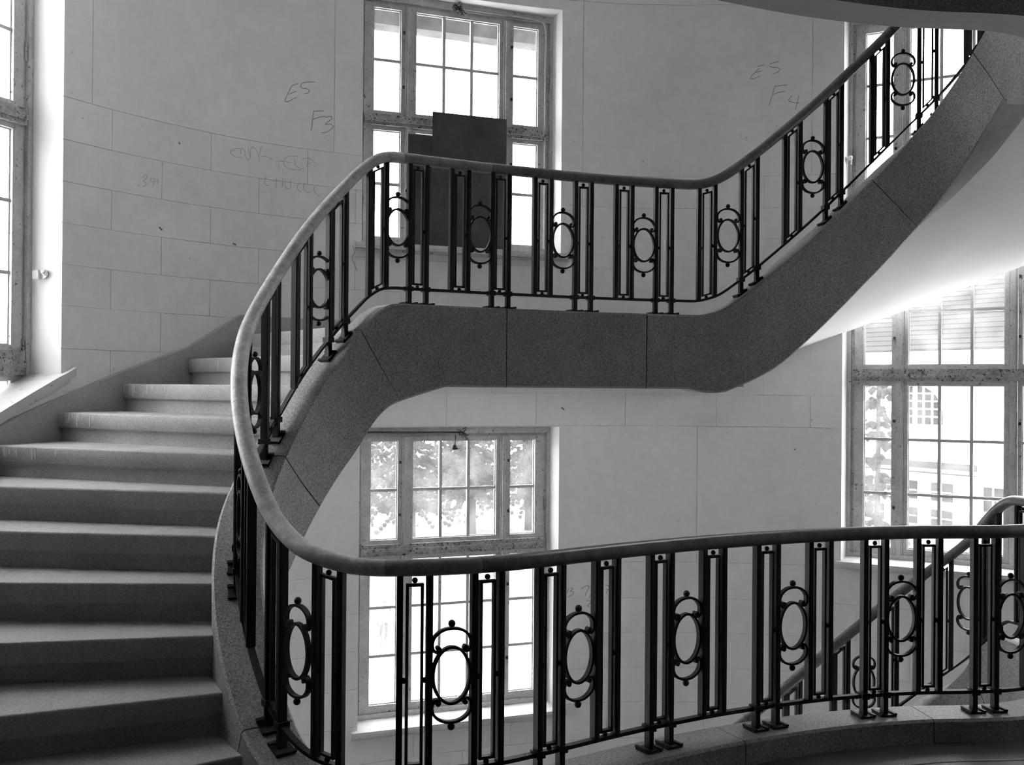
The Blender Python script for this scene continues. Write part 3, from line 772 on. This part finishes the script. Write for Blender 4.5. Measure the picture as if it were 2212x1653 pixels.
def conifer_mesh(seed, H, R, droop, base, dens=1.0, sc=1.0):
    r = random.Random(seed); m = MB(); z = base
    while z < H - .3:
        f = (z - base) / (H - base); rad = R * (1 - f) ** .8 * r.uniform(.8, 1.1) + .15
        nb = int(7 + 4 * (1 - f)); a0 = r.uniform(0, 6.28)
        for b in range(nb):
            a = a0 + 6.283 * b / nb + r.uniform(-.3, .3); L = rad * r.uniform(.7, 1.1); zz = z + r.uniform(-.25, .25)
            n = max(3, int(L / .38 * dens))
            for k in range(n):
                q = (k + .4) / n; x = L * q; y = zz - droop * L * q * q + r.uniform(-.1, .1)
                for side in (-1, 0, 1):
                    w = sc * .42 * (1 - .55 * q) * r.uniform(.6, 1.2); ang = a + side * r.uniform(.35, .9)
                    px, py = math.cos(a) * x, math.sin(a) * x; dx, dy = math.cos(ang) * w, math.sin(ang) * w
                    tx, ty = -math.sin(ang) * .10 * sc, math.cos(ang) * .10 * sc; dz = -r.uniform(.05, .35) * w
                    m.add([(px - tx, py - ty, y), (px + tx, py + ty, y), (px + dx, py + dy, y + dz), (px + dx * .5, py + dy * .5, y + .07 * sc), (px + dx * .5, py + dy * .5, y - .22 * sc)],
                          [(0, 1, 3), (1, 2, 3), (2, 0, 3), (0, 4, 1), (1, 4, 2), (2, 4, 0)])
        z += r.uniform(.38, .55)
    return m.mesh('foliage', M_LEAF)
def trunk_mesh(H, r0):
    m = MB(); tube(m, [(0, 0, -.3), (.03, 0, H * .3), (0, .04, H * .65), (0, 0, H * .97)], [r0, r0 * .8, r0 * .45, .03], 9); return m.mesh('trunk', M_BARK, True)
CON = [conifer_mesh(3, 15.5, 4.3, .30, 2.3), conifer_mesh(5, 13.5, 3.8, .38, 1.7), conifer_mesh(9, 14.5, 4.6, .25, 2.9)]
TRK = [trunk_mesh(15.5, .27), trunk_mesh(13.5, .24), trunk_mesh(14.5, .30)]
trees = [((-6.3, 66), 0, 0, 'tall dark conifer whose trunk stands left of centre in the lower window'), ((-2.6, 69), 2, 1.1, 'dark conifer behind the middle panes of the lower window'),
         ((-10.6, 74), 1, 2.0, 'conifer farthest left in the lower window'), ((1.2, 72), 0, 2.6, 'conifer seen through the right panes of the lower window'), ((-4.2, 84), 1, .4, 'distant conifer filling the gap between the two middle trees'),
         ((5.4, 78), 2, 4.2, 'conifer standing right of the lower window, mostly hidden by the wall')]
for (p, k, rz, lab) in trees:
    t = empty('conifer', (p[0], p[1], GZ)); t.rotation_euler.z = rz; tag(t, lab, 'tree', 'conifers in the courtyard')
    f_ = inst('foliage', CON[k], t); k_ = inst('trunk', TRK[k], t)
yt = empty('young_conifer', (6.55, 18.6, GZ)); tag(yt, 'slender conifer close outside the left light of the right window', 'tree')
inst('foliage', conifer_mesh(12, 10.6, 1.45, .30, 1.2, 2.2, .42), yt); inst('trunk', trunk_mesh(10.6, .13), yt)

# neighbouring wing with tiled roof, arched windows and a small annex
bd = Vector((.53, -.85, 0)).normalized(); bn = Vector((-bd.y * -1, bd.x, 0)); bn = Vector((-.85, -.53, 0)).normalized()
BO = Vector((17.2, 40.8, 0))
BM = Matrix(((bd.x, -bn.x, 0, BO.x), (bd.y, -bn.y, 0, BO.y), (0, 0, 1, 0), (0, 0, 0, 1)))   # local x along facade, y into the building, z up
house = empty('neighbouring_building', (BO.x, BO.y, GZ)); tag(house, 'pale rendered wing with tiled roof and arched windows outside the right window', 'building')
bpy.context.view_layer.update()
def hb(name, x0, x1, y0, y1, z0, z1, mtl, parent=None):
    return MB().box(x0, x1, y0, y1, z0, z1, BM).build(name, mtl, parent or house)
EAVE = 3.25
hb('wall', -22, 16, .25, 9, GZ, EAVE, M_HOUSE)
hb('cornice', -22, 16, -.12, .25, EAVE - .32, EAVE, M_HOUSE); hb('string_course', -22, 16, .10, .25, -.02, .10, M_HOUSE); hb('string_course', -22, 16, .02, .25, -.28, -.16, M_HOUSE)
hb('lean_to_roof', -22, 1.6, -.75, .25, -1.38, -1.20, M_TILE); hb('cornice', -22, 1.6, -.35, .25, -1.78, -1.62, M_HOUSE)
def arched_window(xc, z0, ztop, wd, cols, rows):
    hw = wd / 2; zs = ztop - hw
    pts = [(-hw, z0), (hw, z0)] + [(hw * math.cos(a), zs + hw * math.sin(a)) for a in np.linspace(0, math.pi, 17)]
    n = len(pts); m = MB()
    m.add([BM @ Vector((xc + x, .18, z)) for x, z in pts] + [BM @ Vector((xc + x, .24, z)) for x, z in pts], [tuple(range(n)), tuple(reversed(range(n, 2 * n)))] + [(i, (i + 1) % n, n + (i + 1) % n, n + i) for i in range(n)])
    wobj = m.build('window', M_HGLASS, house)
    for k in range(1, cols):
        x = -hw + wd * k / cols; zt_ = zs + math.sqrt(max(hw * hw - x * x, 0)); MB().box(xc + x - (.09 if k * 2 == cols else .035), xc + x + (.09 if k * 2 == cols else .035), .12, .2, z0, zt_, BM).build('glazing_bar', M_HOUSE, wobj)
    for k in range(1, rows):
        z = z0 + (ztop - z0) * k / rows; hx = hw if z < zs else math.sqrt(max(hw * hw - (z - zs) ** 2, 0)); MB().box(xc - hx, xc + hx, .13, .2, z - .03, z + .03, BM).build('glazing_bar', M_HOUSE, wobj)
    MB().box(xc - hw - .15, xc + hw + .15, .02, .3, z0 - .12, z0, BM).build('window_sill', M_HOUSE, wobj)
for xc in (-13.9, -9.85, -5.8, -1.75, 2.3, 6.35): arched_window(xc, .30, 1.85, 2.4, 6, 5)
def small_window(xc, z0, z1, wd, y=0.2, parent=None):
    wobj = MB().box(xc - wd / 2, xc + wd / 2, y, y + .08, z0, z1, BM).build('window', M_HGLASS, house)
    MB().box(xc - .03, xc + .03, y - .03, y + .02, z0, z1, BM).build('glazing_bar', M_HOUSE, wobj); MB().box(xc - wd / 2, xc + wd / 2, y - .03, y + .02, (z0 + z1) / 2 - .03, (z0 + z1) / 2 + .03, BM).build('glazing_bar', M_HOUSE, wobj)
for k in range(-6, 1):
    small_window(-.55 + 1.62 * k, -2.75, -2.02, .95); small_window(-.55 + 1.62 * k, -3.75, -3.1, .95)
hb('annex', 1.75, 12, -.9, .25, GZ, 1.9, M_HOUSE); small_window(2.45, -2.8, -1.9, .8, -.95)
roof = hb('roof', -22.3, 16.3, 0.0, .2, EAVE, EAVE + .12, M_TILE)
rowm = MB(); rowm.box(-22.3, 16.3, 0, .34, 0, .075, None); me_row = rowm.mesh('tile_row', M_TILE)
for k in range(34):
    y = -.25 + k * .215; z = EAVE + .02 + k * .205
    r_ = bpy.data.objects.new('tile_row', me_row); link(r_, roof); r_.matrix_world = BM @ Matrix.Translation((0, y, z)) @ Matrix.Rotation(math.radians(36 + (k % 3 - 1) * 1.5), 4, 'X')
rf = MB(); rf.add([BM @ Vector(v) for v in ((-22.3, -.1, EAVE), (16.3, -.1, EAVE), (16.3, 7.2, EAVE + 6.95), (-22.3, 7.2, EAVE + 6.95), (-22.3, 9, EAVE), (16.3, 9, EAVE))], [(0, 1, 2, 3), (3, 2, 5, 4), (0, 3, 4), (1, 5, 2), (0, 4, 5, 1)]); rf.build('roof_deck', M_TILE, house)
bpy.context.view_layer.update()
for ch in house.children: ch.matrix_parent_inverse = house.matrix_world.inverted()

# passer-by in the courtyard
def person():
    m = bpy.data.meshes.new('person')
    J = [(0, 0, .93), (0, 0, 1.15), (0, 0, 1.40), (0, .02, 1.50), (0, .03, 1.58), (0, .04, 1.70),
         (-.19, 0, 1.40), (-.25, -.05, 1.13), (-.24, .06, .90), (-.24, .09, .82), (.19, 0, 1.40), (.25, .05, 1.13), (.24, -.05, .90), (.24, -.07, .82),
         (-.10, 0, .88), (-.11, .10, .48), (-.11, -.02, .09), (-.11, .12, .04), (.10, 0, .88), (.11, .06, .48), (.12, .22, .10), (.12, .34, .05)]
    Ed = [(0, 1), (1, 2), (2, 3), (3, 4), (4, 5), (2, 6), (6, 7), (7, 8), (8, 9), (2, 10), (10, 11), (11, 12), (12, 13), (0, 14), (14, 15), (15, 16), (16, 17), (0, 18), (18, 19), (19, 20), (20, 21)]
    Rd = [.15, .14, .15, .06, .09, .10, .07, .05, .04, .045, .07, .05, .04, .045, .09, .065, .045, .05, .09, .065, .045, .05]
    m.from_pydata(J, Ed, []); o = bpy.data.objects.new('person', m); link(o)
    md = o.modifiers.new('skin', 'SKIN'); md.use_smooth_shade = True
    for i, v in enumerate(m.skin_vertices[0].data if m.skin_vertices else []): v.radius = (Rd[i], Rd[i] * .85)
    if m.skin_vertices: m.skin_vertices[0].data[0].use_root = True
    o.modifiers.new('sub', 'SUBSURF').levels = 2; o.modifiers['sub'].render_levels = 2
    mm = bpy.data.materials.new('walking_clothes'); mm.use_nodes = True; nt = mm.node_tree
    tc = nt.nodes.new('ShaderNodeTexCoord'); sp = nt.nodes.new('ShaderNodeSeparateXYZ'); cr = nt.nodes.new('ShaderNodeValToRGB'); dv = nt.nodes.new('ShaderNodeMath'); dv.operation = 'DIVIDE'; dv.inputs[1].default_value = 1.8
    nt.links.new(tc.outputs['Object'], sp.inputs[0]); nt.links.new(sp.outputs['Z'], dv.inputs[0]); nt.links.new(dv.outputs[0], cr.inputs[0]); nt.links.new(cr.outputs[0], nt.nodes['Principled BSDF'].inputs['Base Color'])
    cr.color_ramp.interpolation = 'CONSTANT'; e = cr.color_ramp.elements; e[0].position = 0; e[0].color = (.03, .03, .03, 1); e[1].position = .50; e[1].color = (.14, .14, .14, 1)
    x = e.new(.815); x.color = (.10, .10, .10, 1); x = e.new(.905); x.color = (.03, .03, .03, 1); nt.nodes['Principled BSDF'].inputs['Roughness'].default_value = .9
    m.materials.append(mm); o.location = (-4.78, 39.6, GZ); o.rotation_euler.z = .5
    tag(o, 'person in pale shirt and dark trousers walking across the courtyard', 'person')
person()

# ------------------------------------------------------------------ things fixed to the windows and reveals
def wbox(M, name, x0, x1, y0, y1, z0, z1, mtl, label=None, cat=None):
    o = MB().box(x0, x1, y0, y1, z0, z1, M).build(name, mtl)
    if label: tag(o, label, cat)
    return o
b1 = wbox(MA, 'hardboard_sheet', .665, 1.335, -.046, -.037, 2.87, 4.005, M_BOARD, 'large dark hardboard sheet covering the lower middle of the upper far window', 'board')
b2 = wbox(MA, 'hardboard_sheet', .455, .71, -.036, -.031, 2.872, 3.80, M_BOARD, 'narrow dark board tucked behind the larger sheet in the upper far window', 'board')
hd = MB(); tube(hd, [MA @ Vector((.465, -.012, 3.40)), MA @ Vector((.458, -.045, 3.36)), MA @ Vector((.425, -.055, 3.30))], .012, 8); o = hd.build('window_handle', M_METAL, wA)
M_LINTEL = mat('outer_lintel_stone', .09, .9, .1, noise=(9, .5, 4))
# exterior lintel seen through the top panes
for (Mw, root, zt, zl) in ((MA, wA, 4.97, 4.815),):
    MB().box(-.05, 1.874, .30, .48, zl, zt + .1, Mw).build('outer_lintel', M_LINTEL, root)
def cable(name, M, pts, r, mtl, label, cat='cable'):
    m = MB(); P = cr_spline([np.array(p) for p in pts], False, 8); tube(m, [M @ Vector(p) for p in P], r, 8); o = m.build(name, mtl, angle=math.radians(60)); tag(o, label, cat); return o
cable('cable', MA, [(.92, -.012, 4.925), (1.3, -.012, 4.925), (1.62, -.012, 4.922), (1.685, -.012, 4.905), (1.71, -.012, 4.85), (1.712, -.012, 4.5), (1.712, -.012, 3.6), (1.712, -.012, 2.9)], .0085, M_CABLE, 'painted cable running along the top and right casing of the upper far window')
cable('rod', MC, [(.10, -.014, 1.285), (.5, -.014, 1.28), (.98, -.014, 1.278)], .010, M_METAL, 'dark rod fixed along the head of the lower far window', 'rod')
def tuft(M, c, n, R, label):
    m = MB(); r = random.Random(4)
    for k in range(n):
        p = Vector(c); d = Vector((r.uniform(-1, 1), r.uniform(-.7, -.1), r.uniform(-1, .7))).normalized() * R * r.uniform(.5, 1); q = Vector((r.uniform(-1, 1), r.uniform(-.5, 0), r.uniform(-1, .3))) * R * .6
        tube(m, [M @ p, M @ (p + d * .6), M @ (p + d + q * .4), M @ (p + d * .7 + q)], .0035, 5)
    o = m.build('wire_tangle', M_TUFT); tag(o, label, 'wire')
tuft(MA, (.90, -.012, 4.925), 16, .075, 'tangle of torn wires at the head of the upper far window')
tuft(MC, (.97, -.016, 1.275), 10, .07, 'tangle of torn wires at the head of the lower far window')
m = MB(); tube(m, [MC @ Vector((.90, -.02, 1.26)), MC @ Vector((.895, -.03, 1.20)), MC @ Vector((.89, -.03, 1.175))], .004, 5); ball(m, MC @ Vector((.89, -.03, 1.16)), .018, 8, 6); m.box(.865, .915, -.045, -.015, 1.135, 1.15, MC)
o = m.build('dangling_fitting', M_TUFT); tag(o, 'small dark fitting dangling from the head of the lower far window', 'fitting')
def bracket(p, d_out, d_side, z, label):
    """broken porcelain holder on a window reveal; d_out away from the surface"""
    o_ = Vector((p[0], p[1], z)); n = Vector((*d_out, 0)).normalized(); t = Vector((*d_side, 0)).normalized(); up = Vector((0, 0, 1)); root = empty('lamp_holder', o_); tag(root, label, 'lamp holder')
    bpy.context.view_layer.update()
    m = MB(); tube(m, [o_, o_ + n * .012], .030, 12); m.build('base', M_WHITE, root)
    m = MB(); tube(m, [o_ + n * .01 + t * .02, o_ + n * .05 + t * .035 + up * .012], .016, 10); tube(m, [o_ + n * .05 + t * .035 + up * .012, o_ + n * .056 + t * .038 + up * .013], .011, 10); m.build('socket', M_WHITE, root)
    m = MB(); c = o_ + n * .022 - t * .035
    m.hexa([c - t * .03 - up * .03, c + t * .02 - up * .036, c + t * .02 - up * .036 + n * .014, c - t * .03 - up * .03 + n * .014, c - t * .034 + up * .022, c + t * .014 + up * .026, c + t * .014 + up * .026 + n * .014, c - t * .034 + up * .022 + n * .014]); m.build('cover_shard', M_CABLE, root)
    bpy.context.view_layer.update()
    for ch in root.children: ch.matrix_parent_inverse = root.matrix_world.inverted()
nL = np.array([-uL[1], uL[0]]); nL = nL if np.dot(nL, np.array([.9, 5.5]) - pL) < 0 else -nL
bracket(pL1 + nL * .135, -uL, -nL, 2.385, 'broken white lamp holder on the bright reveal of the left window')
nB = np.array([-uB[1], uB[0]]); nB = nB if np.dot(nB, np.array([.9, 5.5]) - pB) < 0 else -nB
bracket(pB + nB * .10, uB, -nB, 3.68, 'small broken lamp holder on the left reveal of the upper right window')
#@@MARKS
# pencil writing, chips and a crack on the plaster: (id, faint, strokes as (arc length along the wall, height))
GRAF = [('E5',0,[[(7.575,4.049),(7.522,4.02),(7.494,3.967),(7.47,3.915),(7.465,3.891),(7.479,3.889),(7.56,3.937)],[(7.498,3.951),(7.557,3.986)],[(7.713,4.083),(7.656,4.074),(7.603,4.053),(7.591,4.03),(7.6,4.02),(7.644,4.018),(7.666,4.007),(7.654,3.987),(7.623,3.973)]]),('F3',0,[[(7.702,3.85),(7.694,3.783),(7.684,3.691)],[(7.706,3.849),(7.784,3.863)],[(7.69,3.779),(7.747,3.807),(7.803,3.825)],[(7.8,3.813),(7.848,3.828),(7.857,3.817),(7.835,3.79),(7.801,3.76),(7.848,3.765),(7.867,3.752),(7.849,3.725),(7.811,3.697),(7.77,3.686)]]),('w1',1,[[(7.097,3.466),(7.047,3.455),(7.012,3.43),(7.035,3.405),(7.079,3.397),(7.123,3.401)],[(7.012,3.427),(7.056,3.445)],[(7.101,3.424),(7.107,3.468),(7.129,3.463),(7.142,3.413),(7.167,3.388),(7.177,3.407),(7.16,3.485)],[(7.186,3.408),(7.182,3.471),(7.198,3.494),(7.217,3.485),(7.242,3.457),(7.259,3.39)],[(7.258,3.439),(7.273,3.506)],[(7.274,3.433),(7.311,3.438),(7.362,3.425)],[(7.415,3.419),(7.521,3.418)],[(7.58,3.475),(7.512,3.469),(7.462,3.436),(7.459,3.4),(7.487,3.374),(7.544,3.366),(7.594,3.372),(7.625,3.391)],[(7.546,3.444),(7.562,3.401),(7.594,3.381)],[(7.612,3.461),(7.662,3.47),(7.7,3.454),(7.709,3.437)],[(7.647,3.399),(7.656,3.424),(7.687,3.44)],[(7.417,3.388),(7.418,3.356)]]),('w2',1,[[(7.313,3.281),(7.301,3.232),(7.314,3.217),(7.345,3.219)],[(7.37,3.252),(7.407,3.258)],[(7.401,3.28),(7.394,3.209)],[(7.452,3.287),(7.453,3.222)],[(7.47,3.283),(7.473,3.224),(7.501,3.21),(7.517,3.223),(7.516,3.283)],[(7.595,3.271),(7.573,3.236),(7.583,3.207),(7.608,3.197)],[(7.632,3.278),(7.623,3.235),(7.646,3.202),(7.664,3.197),(7.693,3.216)],[(7.727,3.258),(7.708,3.232),(7.727,3.198),(7.759,3.187)]]),('344',1,[[(6.293,3.118),(6.326,3.145),(6.33,3.124),(6.304,3.099),(6.327,3.083),(6.305,3.059),(6.29,3.06)],[(6.364,3.13),(6.36,3.104),(6.387,3.105)],[(6.386,3.133),(6.383,3.079)],[(6.398,3.13),(6.398,3.111),(6.424,3.115)],[(6.42,3.134),(6.417,3.089)]]),('E5b',0,[[(11.61,4.507),(11.67,4.522)],[(11.629,4.493),(11.586,4.45),(11.558,4.419),(11.553,4.403),(11.57,4.399),(11.636,4.424)],[(11.589,4.453),(11.651,4.47)],[(11.716,4.528),(11.76,4.539),(11.794,4.543)],[(11.716,4.506),(11.741,4.497),(11.785,4.492),(11.804,4.477),(11.785,4.452),(11.751,4.439)]]),('F4',0,[[(11.761,4.325),(11.743,4.259),(11.711,4.158)],[(11.761,4.327),(11.814,4.333),(11.867,4.334)],[(11.743,4.254),(11.793,4.273),(11.848,4.279)],[(11.907,4.24),(11.883,4.212),(11.88,4.199),(11.911,4.182),(11.969,4.174)],[(11.966,4.237),(11.954,4.18),(11.937,4.117)]]),('q',1,[[(11.47,3.914),(11.473,3.885),(11.489,3.87),(11.527,3.887),(11.518,3.855)]]),('B7',0,[[(9.997,-0.075),(10.009,-0.081),(10.006,-0.094),(9.991,-0.106),(10.015,-0.11),(10.021,-0.119),(10.008,-0.139),(9.97,-0.159)],[(9.976,-0.08),(9.963,-0.121)],[(10.09,-0.09),(10.117,-0.07),(10.145,-0.062),(10.158,-0.066),(10.147,-0.102),(10.133,-0.126),(10.126,-0.149)],[(10.173,-0.144),(10.157,-0.173)],[(10.203,-0.101),(10.188,-0.119),(10.197,-0.136),(10.212,-0.128)],[(10.301,-0.057),(10.331,-0.066),(10.344,-0.089)],[(10.331,-0.101),(10.312,-0.13)],[(10.314,-0.093),(10.344,-0.102)],[(10.14,-0.195),(10.161,-0.194),(10.174,-0.206),(10.161,-0.223),(10.146,-0.235),(10.149,-0.245),(10.164,-0.248)]]),('B2',0,[[(7.919,-0.122),(7.948,-0.119),(7.963,-0.129),(7.955,-0.153),(7.928,-0.182),(7.958,-0.185),(7.964,-0.205),(7.946,-0.231),(7.92,-0.248),(7.908,-0.249)],[(7.942,-0.124),(7.925,-0.181),(7.926,-0.235)],[(7.909,-0.269),(7.935,-0.266),(7.952,-0.279),(7.941,-0.304),(7.915,-0.326)]]),('chips',0,[[(9.899,1.496),(9.924,1.48)],[(6.434,2.789),(6.457,2.772)],[(7.043,2.74),(7.07,2.732)],[(6.586,3.42),(6.597,3.413)],[(11.949,1.153),(11.957,1.145)]]),('cr1',1,[[(8.041,2.802),(8.057,2.754),(8.034,2.712),(8.054,2.661),(8.074,2.609)]])]
for (gid, faint, strokes) in GRAF:
    m = MB()
    for st in strokes:
        P = cr_spline(np.array(st), False, 6) if len(st) > 2 else np.array(st)
        hw = .006 if gid == 'chips' else (.0022 if not faint else .0018)
        for i in range(len(P) - 1):
            a, b = P[i], P[i + 1]; d = b - a; L_ = np.linalg.norm(d)
            if L_ < 1e-5: continue
            d = d / L_; n = np.array([-d[1], d[0]]) * hw
            vs = []
            for dd in (-.0004, -.0012):
                for q in (a - n - d * .001, b - n + d * .001, b + n + d * .001, a + n - d * .001):
                    w_ = wall_p(q[0], dd); vs.append((w_[0], w_[1], q[1]))
            m.hexa(vs)
    m.build('plaster_chip' if gid == 'chips' else 'plaster_crack' if gid == 'cr1' else 'pencil_writing', M_CRACK if gid in ('chips', 'cr1') else (M_PENCILF if faint else M_PENCIL), wall_far)
